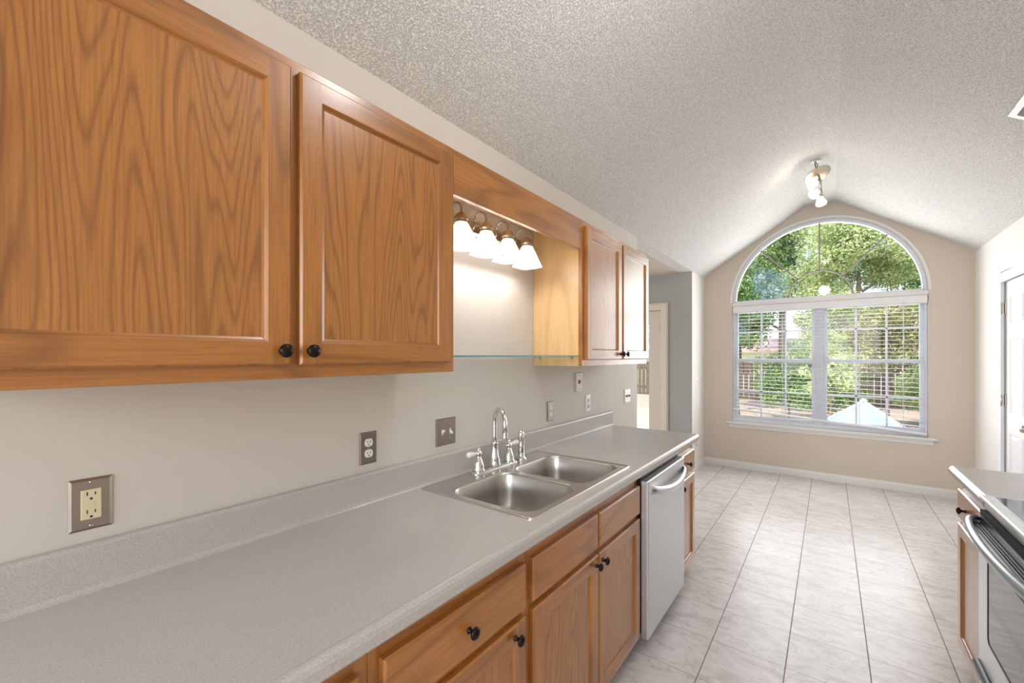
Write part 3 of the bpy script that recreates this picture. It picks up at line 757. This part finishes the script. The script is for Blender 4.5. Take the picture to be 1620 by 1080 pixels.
# ------------------------------------------------------------------ right run
RF = 1.80
base_cab('base_cabinet', 'narrow oak base cabinet right of the aisle beside the range', 2.290, 2.822, xb=RX-.01, xf=RF+.02, sg=-1, fx=RF+.001, draws=[(2.312, 2.812, False)], doors=[(2.312, 2.812, None)])
wt2 = MB()
pr = [(RX-.002, CT-.04), (RX-.002, CT), (RF, CT), (RF-.008, CT+.0015), (RF-.016, CT-.003), (RF-.022, CT-.014), (RF-.022, CT-.032), (RF-.018, CT-.039), (RF, CT-.040)]
wt2.grid([[(x, y, z) for x, z in pr] for y in (2.288, 2.850)], True, 0, False, True, True)
tag(wt2.build('worktop', lam), 'short grey laminate worktop between the range and the far right closet door', 'countertop')
rg = thing('kitchen_range', 'stainless steel electric range with black glass cooktop at the right edge', 'range', (2.1, 1.90, 0))
ry0, ry1 = 1.522, 2.284; rxf = 1.790
MB().box(RX-.03, rxf+.03, ry0, ry1, .03, .893).build('range_body', dgrey, rg)
MB().box(1.768, RX-.03, ry0, ry1, .894, .908).build('cooktop_rim', steel_rng, rg, bevel=.004)
MB().box(1.800, RX-.06, ry0+.03, ry1-.020, .9085, .9105).build('cooktop_glass', blackglass, rg, bevel=.0008)
grey_print = plain('grey_burner_print', (90, 90, 92), .3)
for (ax, ay, rr_) in ((1.95, 1.73, .09), (1.95, 2.08, .075), (2.22, 1.73, .075), (2.22, 2.08, .09)):
    MB().grid([[(ax+q*math.cos(2*PI*k/40), ay+q*math.sin(2*PI*k/40), .9109) for k in range(40)] for q in (rr_, rr_+.002)], True).build('burner_ring', grey_print, rg, fixn=False)
MB().box(1.780, rxf+.029, ry0+.004, ry1-.004, .858, .893).build('front_trim', steel_rng, rg, bevel=.005, seg=3)
od = MB(); od.plate([(ry0+.004, .305), (ry1-.004, .305), (ry1-.004, .838), (ry0+.004, .838)], [rrect(ry0+.125, ry1-.122, .425, .72, .022, 5)], lambda a, b, c_: (1.766+c_, a, b), .05)
odo = od.build('oven_door', steel_rng, rg)
p = MB(); p.plate(rrect(ry0+.123, ry1-.120, .423, .722, .022, 5), [], lambda a, b, c_: (1.7655+c_, a, b), .012); p.build('oven_window', blackglass, odo)
g = MB(); oo = rrect(ry0+.119, ry1-.116, .419, .726, .026, 5); ii = rrect(ry0+.126, ry1-.123, .426, .719, .020, 5)
g.grid([[(1.7650, a, b) for a, b in oo], [(1.7640, a, b) for a, b in oo], [(1.7640, a, b) for a, b in ii], [(1.7650, a, b) for a, b in ii]], True, 0, False)
g.build('window_gasket', black, odo)
vp_ = MB(); vp_.box(1.742, 1.779, ry0+.03, ry1-.02, .800, .812); vpo = vp_.build('vent_panel', dgrey, rg, bevel=.002)
for k in range(4): MB().box(1.7455+k*.0085, 1.7505+k*.0085, ry0+.06, ry1-.045, .8118, .8126).build('vent_slot', gap, vpo)
MB().box(1.768, 1.792, ry0+.01, ry1-.01, .839, .857).build('door_gap', gap, rg)
hb = MB(); rows = []
for k in range(41):
    u = k/40; y = ry0+.008+(ry1-ry0-.016)*u; bow = max(0, math.sin(PI*u))**.42
    x = 1.760-.050*bow; z = .818
    rows.append([(x-.008, y, z-.016), (x-.013, y, z-.004), (x-.012, y, z+.010), (x-.004, y, z+.015), (x+.005, y, z+.013), (x+.007, y, z), (x+.004, y, z-.014)])
hb.grid(rows, True, 0, True, True, True); hb.build('oven_handle', plain('grey_satin_handle', (150, 154, 158), .28, metal=.9, var=.02), rg)
MB().box(1.768, 1.815, ry0+.006, ry1-.006, .05, .298).build('storage_drawer', steel_rng, rg, bevel=.004)
g = MB(); g.tube([(1.764, ry0+.01, .285), (1.764, ry1-.004, .285)], .016, 12); g.build('drawer_grip', dgrey, rg)
MB().box(rxf+.03, RX-.05, ry0+.02, ry1-.02, 0, .029).build('plinth', black, rg)

# ------------------------------------------------------------------ wall plates
def plate(m, y0, y1, z0, z1, x=0.0, t=.005):
    i = .005
    m.grid([[(x, y0, z0), (x, y1, z0), (x, y1, z1), (x, y0, z1)], [(x+t*.4, y0, z0), (x+t*.4, y1, z0), (x+t*.4, y1, z1), (x+t*.4, y0, z1)], [(x+t, y0+i, z0+i), (x+t, y1-i, z0+i), (x+t, y1-i, z1-i), (x+t, y0+i, z1-i)]], True, 0, False, False, True)
def screw(p, y, z, mat=nickel, x=.005):
    s = MB(); s.lathe([(.0035, 0), (.0033, .001), (.0, .0016)], (x, y, z), direction=(1, 0, 0), n=12); s.build('screw', mat, p)
def duplex(y, z, face, body, label, gfci=False):
    o = thing('wall_outlet', label, 'wall outlet', (0.001, y, z), 'outlets along the left wall'); m = MB(); hw = .0355; plate(m, y-hw, y+hw, z-.0575, z+.0575, .0005); m.build('cover_plate', body, o)
    if gfci:
        f = MB(); f.box(.005, .0085, y-.0165, y+.0165, z-.033, z+.033); fo = f.build('receptacle', face, o, bevel=.001)
        for cz_ in (.021, -.019):
            MB().box(.0083, .0088, y-.0075, y-.0055, z+cz_-.001, z+cz_+.007).build('slot', slot, fo)
            MB().box(.0083, .0088, y+.0055, y+.0075, z+cz_-.001, z+cz_+.006).build('slot', slot, fo)
            MB().lathe([(.0026, 0), (.0, .0003)], (.0086, y, z+cz_-.0085), direction=(1, 0, 0), n=12).build('ground_hole', slot, fo)
        for cz_ in (.0045, -.0035):
            q = MB(); q.box(.0085, .0095, y-.006, y+.006, z+cz_-.0028, z+cz_+.0028); q.build('reset_button', ivory, fo, bevel=.0006)
        screw(o, y, z+.0485); screw(o, y, z-.0485)
    else:
        for cz_ in (.0195, -.0195):
            f = MB(); pts = []
            for k in range(28):
                t = 2*PI*k/28; pts.append((.0165*math.cos(t), max(-.0135, min(.0135, .0175*math.sin(t)))))
            f.grid([[(.005, y+a, z+cz_+b2) for a, b2 in pts], [(.0072, y+a, z+cz_+b2) for a, b2 in pts]], True, 0, False, False, True)
            fo = f.build('receptacle', face, o)
            MB().box(.0071, .0076, y-.0072, y-.0052, z+cz_-.001, z+cz_+.007).build('slot', slot, fo)
            MB().box(.0071, .0076, y+.0052, y+.0072, z+cz_-.001, z+cz_+.006).build('slot', slot, fo)
            MB().lathe([(.0024, 0), (.0, .0003)], (.0073, y, z+cz_-.0075), direction=(1, 0, 0), n=12).build('ground_hole', slot, fo)
        screw(o, y, z)
    return o
duplex(.179, 1.089, ivory, steel_plate, 'ivory square-faced outlet in steel plate nearest the camera, left end of the backsplash', True)
duplex(.889, 1.090, whitep, steel_plate, 'white round-faced outlet in steel plate midway between the ivory outlet and the double switch')
duplex(2.124, 1.093, whitep, steel_plate, 'white-faced outlet in steel plate below the far end of the glass shelf')
duplex(2.612, 1.095, plain('grey_receptacle', (196, 194, 190), .35), whitep, 'outlet in white plate just above the far end of the backsplash')
o = thing('wall_switch', 'double toggle switch in square steel plate left of the faucet', 'light switch', (.001, 1.273, 1.094)); m = MB(); plate(m, 1.215, 1.331, 1.036, 1.152, .0005); m.build('cover_plate', steel_plate, o)
for k, yy in enumerate((1.250, 1.296)):
    q = MB(); q.box(.005, .006, yy-.005, yy+.005, 1.082, 1.106); t = MB()
    dz = .008 if k == 0 else -.008
    t.grid([[(.005, yy-.004, 1.094-.006), (.005, yy+.004, 1.094-.006), (.005, yy+.004, 1.094+.006), (.005, yy-.004, 1.094+.006)],
            [(.020, yy-.0032, 1.094+dz-.0035), (.020, yy+.0032, 1.094+dz-.0035), (.020, yy+.0032, 1.094+dz+.0035), (.020, yy-.0032, 1.094+dz+.0035)]], True, 0, False, False, True)
    to = t.build('toggle', whitep, o, bevel=.0008); q.build('toggle_slot', whitep, to)
    screw(o, yy, 1.124); screw(o, yy, 1.064)
o = thing('wall_jack_plate', 'bare cream telephone jack strip high on wall below the far wall cabinet', 'telephone jack', (.001, 2.472, 1.247)); m = MB(); m.box(.0005, .010, 2.436, 2.512, 1.187, 1.308); m.build('cover_plate', plain('old_cream_plastic', (224, 216, 204), .5), o, bevel=.002)
q = MB(); q.box(.010, .013, 2.462, 2.486, 1.238, 1.262); q.build('jack', slot, o, bevel=.001); screw(o, 2.474, 1.292, slot, .010); screw(o, 2.474, 1.202, slot, .010)
o = thing('wall_switch', 'white switch plate on the beige wall just before the opening to next room', 'light switch', (.001, 3.312, 1.094))
m = MB(); plate(m, 3.252, 3.372, 1.038, 1.150, .0005, .007); m.build('cover_plate', whitep, o)
for yy in (3.288, 3.336):
    t = MB(); t.box(.0072, .020, yy-.005, yy+.005, 1.086, 1.102); t.build('toggle', plain('grey_toggle', (150, 146, 142), .4), o, bevel=.001)
m = MB(); m.box(.0072, .0078, 3.256, 3.368, 1.098, 1.101); m.build('seam', slot, o)
o = thing('wall_switch', 'small white switch plate on the sunlit wall beside the far corner', 'light switch', (.001, 5.55, 1.10)); m = MB(); plate(m, 5.512, 5.588, 1.045, 1.16, .0005); m.build('cover_plate', whitep, o)
t = MB(); t.box(.0055, .016, 5.546, 5.554, 1.094, 1.11); t.build('toggle', whitep, o)
duplex(5.56, .36+.0, whitep, plain('dull_plate', (176, 170, 164), .4), 'low outlet on the far left wall segment near the worktop end')

# ------------------------------------------------------------------ hanging light near the window
pl = thing('ceiling_light', 'three-lamp fixture hanging loose by its wires from the vaulted ceiling', 'ceiling light', (1.24, 4.63, PKZ))
w_ = MB(); w_.tube([(1.225, 4.63, PKZ), (1.222, 4.625, 3.14), (1.232, 4.63, 3.10), (1.235, 4.63, 3.075)], .004, 8); w_.tube([(1.228, 4.64, PKZ), (1.24, 4.64, 3.13), (1.24, 4.635, 3.07)], .003, 8)
w_.build('wires', black, pl)
w_ = MB(); w_.lathe([(.0, .006), (.045, .006), (.046, .002), (.0, .0)], (1.226, 4.63, PKZ-.0062), n=24); w_.build('box_cover', trimw, pl)
pm = plain('aged_nickel_canopy', (186, 172, 152), .35, metal=.9)
dirn = Vector((-.38, .30, .9)).normalized()
w_ = MB(); w_.lathe([(.0, .022), (.03, .022), (.075, .018), (.100, .004), (.103, 0), (.098, -.003), (.0, -.006)], (1.24, 4.63, 3.035), direction=dirn, n=30); w_.build('canopy', pm, pl)
w_ = MB(); w_.tube([(1.245, 4.635, 3.05), (1.262, 4.64, 2.98), (1.268, 4.645, 2.88), (1.270, 4.65, 2.82)], .008, 8); w_.build('stem', pm, pl)
for (bx, by_, bz, dv) in ((1.222, 4.62, 2.965, (-.9, -.5, -.45)), (1.232, 4.62, 2.880, (-.55, -.75, -.6)), (1.262, 4.64, 2.815, (.15, -.4, -1))):
    dv = Vector(dv).normalized(); base = Vector((bx, by_, bz)) - dv*.035
    cpt = MB(); cpt.lathe([(.0, -.02), (.014, -.018), (.022, -.006), (.024, .012), (.022, .02)], base, direction=dv, n=18); cpt.tube([(1.266, 4.645, bz+.01), base], .005, 8)
    cpt.build('lamp_socket', nickel, pl)
    sh = MB(); P_ = [(.024, .01), (.030, .03), (.035, .05), (.040, .07), (.043, .08)]
    sh.lathe(P_ + [(r-.002, h) for r, h in P_[::-1]], base, direction=dv, n=24); sh.build('lamp_shade', clear_shade, pl)
    bb = MB(); c0 = base+dv*.05; bb.ball(tuple(c0), .022, 14); bb.build('bulb', bulb_w, pl)
    light('fixture_bulb_light', 'POINT', tuple(base+dv*.085), 1.1, (1, .90, .77), radius=.02)

# ------------------------------------------------------------------ ceiling vent on the right slope
ang = math.atan2(CZ-PKZ, RX-PX1); L_ = math.hypot(RX-PX1, CZ-PKZ)
def slope(u, y, d):   # u along slope from ridge, d below surface
    return (PX1+u*math.cos(ang)+d*math.sin(ang), y, PKZ+u*math.sin(ang)-d*math.cos(ang))
ve = thing('ceiling_vent', 'white louvred air vent on the right ceiling slope at the photo edge', 'vent', slope(.94, 3.2, 0))
VU, VY = 1.013, 3.355
m = MB(); m.plate([(VU-.17, VY-.30), (VU+.03, VY-.30), (VU+.03, VY), (VU-.17, VY)], [[(VU-.14, VY-.27), (VU, VY-.27), (VU, VY-.03), (VU-.14, VY-.03)]], lambda a, b, c_: slope(a, b, .002+c_), .008)
m.build('vent_frame', doorw, ve)
m = MB()
for k in range(9):
    yy = VY-.262+k*.027; m.grid([[slope(VU-.139, yy, .001), slope(VU-.139, yy+.018, .009), slope(VU-.139, yy+.019, .0075), slope(VU-.139, yy+.001, -.0)], [slope(VU-.001, yy, .001), slope(VU-.001, yy+.018, .009), slope(VU-.001, yy+.019, .0075), slope(VU-.001, yy+.001, -.0)]], True, 0, False, True, True)
m.build('louvres', plain('vent_grey', (170, 164, 156), .5), ve)

# ------------------------------------------------------------------ outside
GZ = -.45
lawn = MB(); lawn.box(-40, 40, 6.4, 60, GZ-.2, GZ); struct(lawn.build('ground_lawn', lawnm))
bed = MB(); pts = []
for k in range(40): a = 2*PI*k/40; pts.append((1.5+11*math.cos(a)+.6*math.sin(5*a), 18.2+3.6*math.sin(a)+.3*math.cos(7*a)))
bed.plate(pts, [], lambda a, b, c_: (a, b, GZ+.002+c_), .02); struct(bed.build('ground_mulch_bed', bedm))

def tree(label, x, y, h, rx, rz, mat, leaves=9000, ls=.10, trunk=.12, group=None, low=.25, name='tree', cat='tree', bx=0, fill=True, seed=0):
    rnd = random.Random(seed*91+7)
    t = thing(name, label, cat, (x, y, GZ), group or ('trees beyond the window' if name == 'tree' else 'shrubs in the yard'))
    tk = MB(); top = h*.56
    tk.tube([(x, y, GZ), (x+bx*.3, y, GZ+h*.25), (x+bx*.6, y+.05, GZ+h*.5), (x+bx, y, GZ+top)], [trunk, trunk*.8, trunk*.6, trunk*.25], 10)
    for k in range(7):
        a = rnd.uniform(0, 2*PI); z0 = GZ+h*rnd.uniform(low, .7); f = (z0-GZ)/top
        L = rx*rnd.uniform(.5, .8); tk.tube([(x+bx*f, y, z0), (x+bx*f+L*.5*math.cos(a), y+L*.5*math.sin(a), z0+L*.35), (x+bx*f+L*math.cos(a), y+L*math.sin(a), z0+L*.55)], [trunk*.4, trunk*.28, trunk*.08], 6)
    tk.build('trunk' if name == 'tree' else 'stems', bark, t)
    # crown: clumps of leaves
    m = MB(); cz0 = GZ+h*low; cz1 = GZ+h; czc = (cz0+cz1)/2
    clumps = []
    for k in range(34):
        while True:
            p = Vector((rnd.uniform(-1, 1), rnd.uniform(-1, 1), rnd.uniform(-1, 1)))
            if p.length < 1: break
        p = p*(.55+.4*p.length) if p.length > .3 else p
        clumps.append((Vector((x+bx*.8+p.x*rx*.85, y+p.y*rx*.75, czc+p.z*(cz1-cz0)/2*.88)), rx*rnd.uniform(.24, .42)))
    for k in range(leaves):
        cpos, cr = clumps[rnd.randrange(len(clumps))]
        d = Vector((rnd.gauss(0, 1), rnd.gauss(0, 1), rnd.gauss(0, 1))).normalized()*cr*rnd.uniform(.55, 1.05); d.z *= .8
        p = cpos+d
        if p.z < GZ+.03: continue
        n = (d.normalized()*.6+Vector((rnd.gauss(0, .6), rnd.gauss(0, .6), rnd.gauss(.3, .5)))).normalized()
        a = n.orthogonal().normalized(); b = n.cross(a); th = rnd.uniform(0, 2*PI); a, b = a*math.cos(th)+b*math.sin(th), b*math.cos(th)-a*math.sin(th)
        s_ = ls*rnd.uniform(.6, 1.25)
        m.v += [tuple(p-a*s_), tuple(p+b*s_*.42+n*s_*.1), tuple(p+a*s_), tuple(p-b*s_*.42+n*s_*.1)]
        i = len(m.v)-4; m.f.append((i, i+1, i+2, i+3)); m.m.append(0); m.sm.append(False)
    m.build('foliage', mat, t, fixn=False)
    return t
tree('tall yellow-green tree filling the middle of the arched window', 2.1, 18.0, 8.4, 2.2, 3, leaf_y, 62000, .050, seed=1, low=.26)
tree('pale yellow-green tree seen through the right half of the arch', 5.9, 16.5, 7.4, 1.9, 3, leaf_y, 40000, .05, seed=2, low=.22)
tree('blue-green tree at the left edge of the arch', -1.5, 15.6, 7.2, 1.9, 3, leaf_b, 56000, .045, seed=3, low=.26)
tree('tall dark tree behind the yellow-green tree, top of the arch', -.6, 25.5, 13, 3.4, 4, leaf_d, 34000, .10, trunk=.2, seed=4, low=.22)
tree('dark tree far behind the right half of the arch', 5.8, 26.2, 11.8, 3.0, 4, leaf_d, 34000, .10, trunk=.2, seed=5, low=.18)
tree('far left background tree behind the blue-green one', -7.6, 23, 11, 3.2, 4, leaf_b, 20000, .12, trunk=.2, seed=6, low=.2)
tree('leaning tree with bare trunk in the left window sash', -.70, 12.6, 5.2, .95, 2, leaf_d, 9000, .05, trunk=.15, seed=7, low=.44, bx=-.25)
tree('slim reddish-leaved tree in the right window sash', 2.45, 13.6, 3.6, 1.15, 2, leaf_r, 11000, .045, trunk=.05, seed=8, low=.36)
tree('leafy tree at the right jamb of the window', 4.35, 13.2, 4.4, 1.1, 2, leaf_d, 14000, .05, trunk=.07, seed=9, low=.22)
tree('bright green shrub just right of the window mullion', 1.35, 11.6, 2.6, .55, 1, leaf_y, 6500, .036, trunk=.03, name='shrub', cat='shrub', seed=10, low=.22)
tree('green shrub below the left window sash', .45, 13.6, 2.5, .85, 1, leaf_d, 8000, .042, trunk=.03, name='shrub', cat='shrub', seed=11, low=.12)
tree('spreading light green shrub before the fence, right window sash', 3.5, 15.4, 1.8, .9, 1, leaf_y, 6500, .042, trunk=.03, name='shrub', cat='shrub', seed=12, low=.15)
tree('low dark shrub at the foot of the fence, middle of the window', 1.6, 15.2, 1.7, .85, 1, leaf_d, 6500, .042, trunk=.03, name='shrub', cat='shrub', seed=13, low=.05)
tree('pale shrub beside the leaning trunk', -2.4, 14.4, 2.1, .75, 1, leaf_b, 6000, .042, trunk=.03, name='shrub', cat='shrub', seed=14, low=.10)
tree('bushy green tree behind the fence left of the mullion', -1.9, 21.4, 5.4, 1.7, 2, leaf_d, 20000, .065, trunk=.08, seed=15, low=.30)
tree('bushy yellow-green tree behind the fence near the mullion', 1.5, 21.8, 5.0, 1.5, 2, leaf_y, 14000, .07, trunk=.08, seed=16, low=.28)
tree('bushy green tree behind the fence at the right window edge', 5.4, 21.2, 4.8, 1.6, 2, leaf_d, 14000, .07, trunk=.08, seed=17, low=.28)
# fence
fe = thing('picket_fence', 'weathered dark wooden picket fence across the back of the yard', 'fence', (1, 20, GZ))
m = MB()
for k in range(150):
    x = -12+k*.19; hgt = 1.62+random.uniform(-.02, .02); m.box(x, x+.168, 20, 20.02, GZ+.05, GZ+hgt)
m.build('pickets', fencem, fe)
m = MB(); m.box(-12, 16.5, 20.021, 20.06, GZ+.35, GZ+.44); m.box(-12, 16.5, 20.021, 20.06, GZ+1.25, GZ+1.34); m.build('rails', fencem, fe)
# house
def house(label, x0, x1, y, zt, zr, wins):
    h = thing('house', label, 'house', ((x0+x1)/2, y+3, GZ))
    m = MB(); m.box(x0, x1, y, y+6, GZ, zt); m.build('wall', housem, h)
    m = MB(); m.grid([[(x, y-.5, zt-.05), (x, y+3, zr), (x, y+6.5, zt-.05), (x, y+6.5, zt-.2), (x, y-.5, zt-.2)] for x in (x0-.4, x1+.4)], True, 0, False, True, True); m.build('roof', roofm, h)
    for a, b2, c0, c1 in wins:
        f = MB(); f.plate([(a, c0), (b2, c0), (b2, c1), (a, c1)], [[(a+.08, c0+.08), (b2-.08, c0+.08), (b2-.08, c1-.08), (a+.08, c1-.08)]], lambda p, q, r: (p, y-.04+r, q), .06); fo = f.build('window', trimw, h)
        MB().box(a+.08, b2-.08, y-.02, y-.01, c0+.08, c1-.08).build('window_pane', blackglass, fo)
house('white neighbouring house with pinkish roof seen past the left sash', -7.5, 1.2, 27, 1.85, 2.5, [(-3.4, -2.2, .3, 1.2), (-.9, .2, .3, 1.2)])
house('white neighbouring house with pinkish roof seen past the right sash', 3.0, 12.5, 28, 1.8, 2.5, [(4.2, 5.3, .3, 1.2), (6.5, 7.6, .3, 1.2)])
# canopy peak
cp = thing('peaked_canopy', 'white pyramid canopy top on short posts just outside the window', 'canopy', (1.77, 8.9, GZ))
AX, AY, AZ = 1.77, 8.9, .69; HB = .96; BZ = -.10
m = MB(); base_ = [(AX-HB, AY-HB, BZ), (AX+HB, AY-HB, BZ), (AX+HB, AY+HB, BZ), (AX-HB, AY+HB, BZ)]
for k in range(4):
    a, b2 = Vector(base_[k]), Vector(base_[(k+1) % 4]); ap = Vector((AX, AY, AZ))
    rows = []
    for j in range(9):
        t = j/8; rows.append([a.lerp(ap, t)+Vector((0, 0, 0)), (a.lerp(b2, .5)).lerp(ap, t)-Vector((0, 0, .05*math.sin(PI*t))), b2.lerp(ap, t)])
    m.grid(rows, False)
m.build('fabric_roof', canopym, cp)
m = MB()
for k in range(4):
    m.tube([base_[k], (AX, AY, AZ)], .018, 8); a, b2 = base_[k], base_[(k+1) % 4]
    m.box(min(a[0], b2[0])-.01, max(a[0], b2[0])+.01, min(a[1], b2[1])-.01, max(a[1], b2[1])+.01, BZ-.13, BZ)
m.ball((AX, AY, AZ+.005), .05, 12, sc=(1, 1, .6)); m.build('hem_and_ridges', canopyf, cp)
for k in range(4):
    x, y, _ = base_[k]; MB().box(x-.02, x+.02, y-.02, y+.02, GZ, BZ-.131).build('post', canopyf, cp)
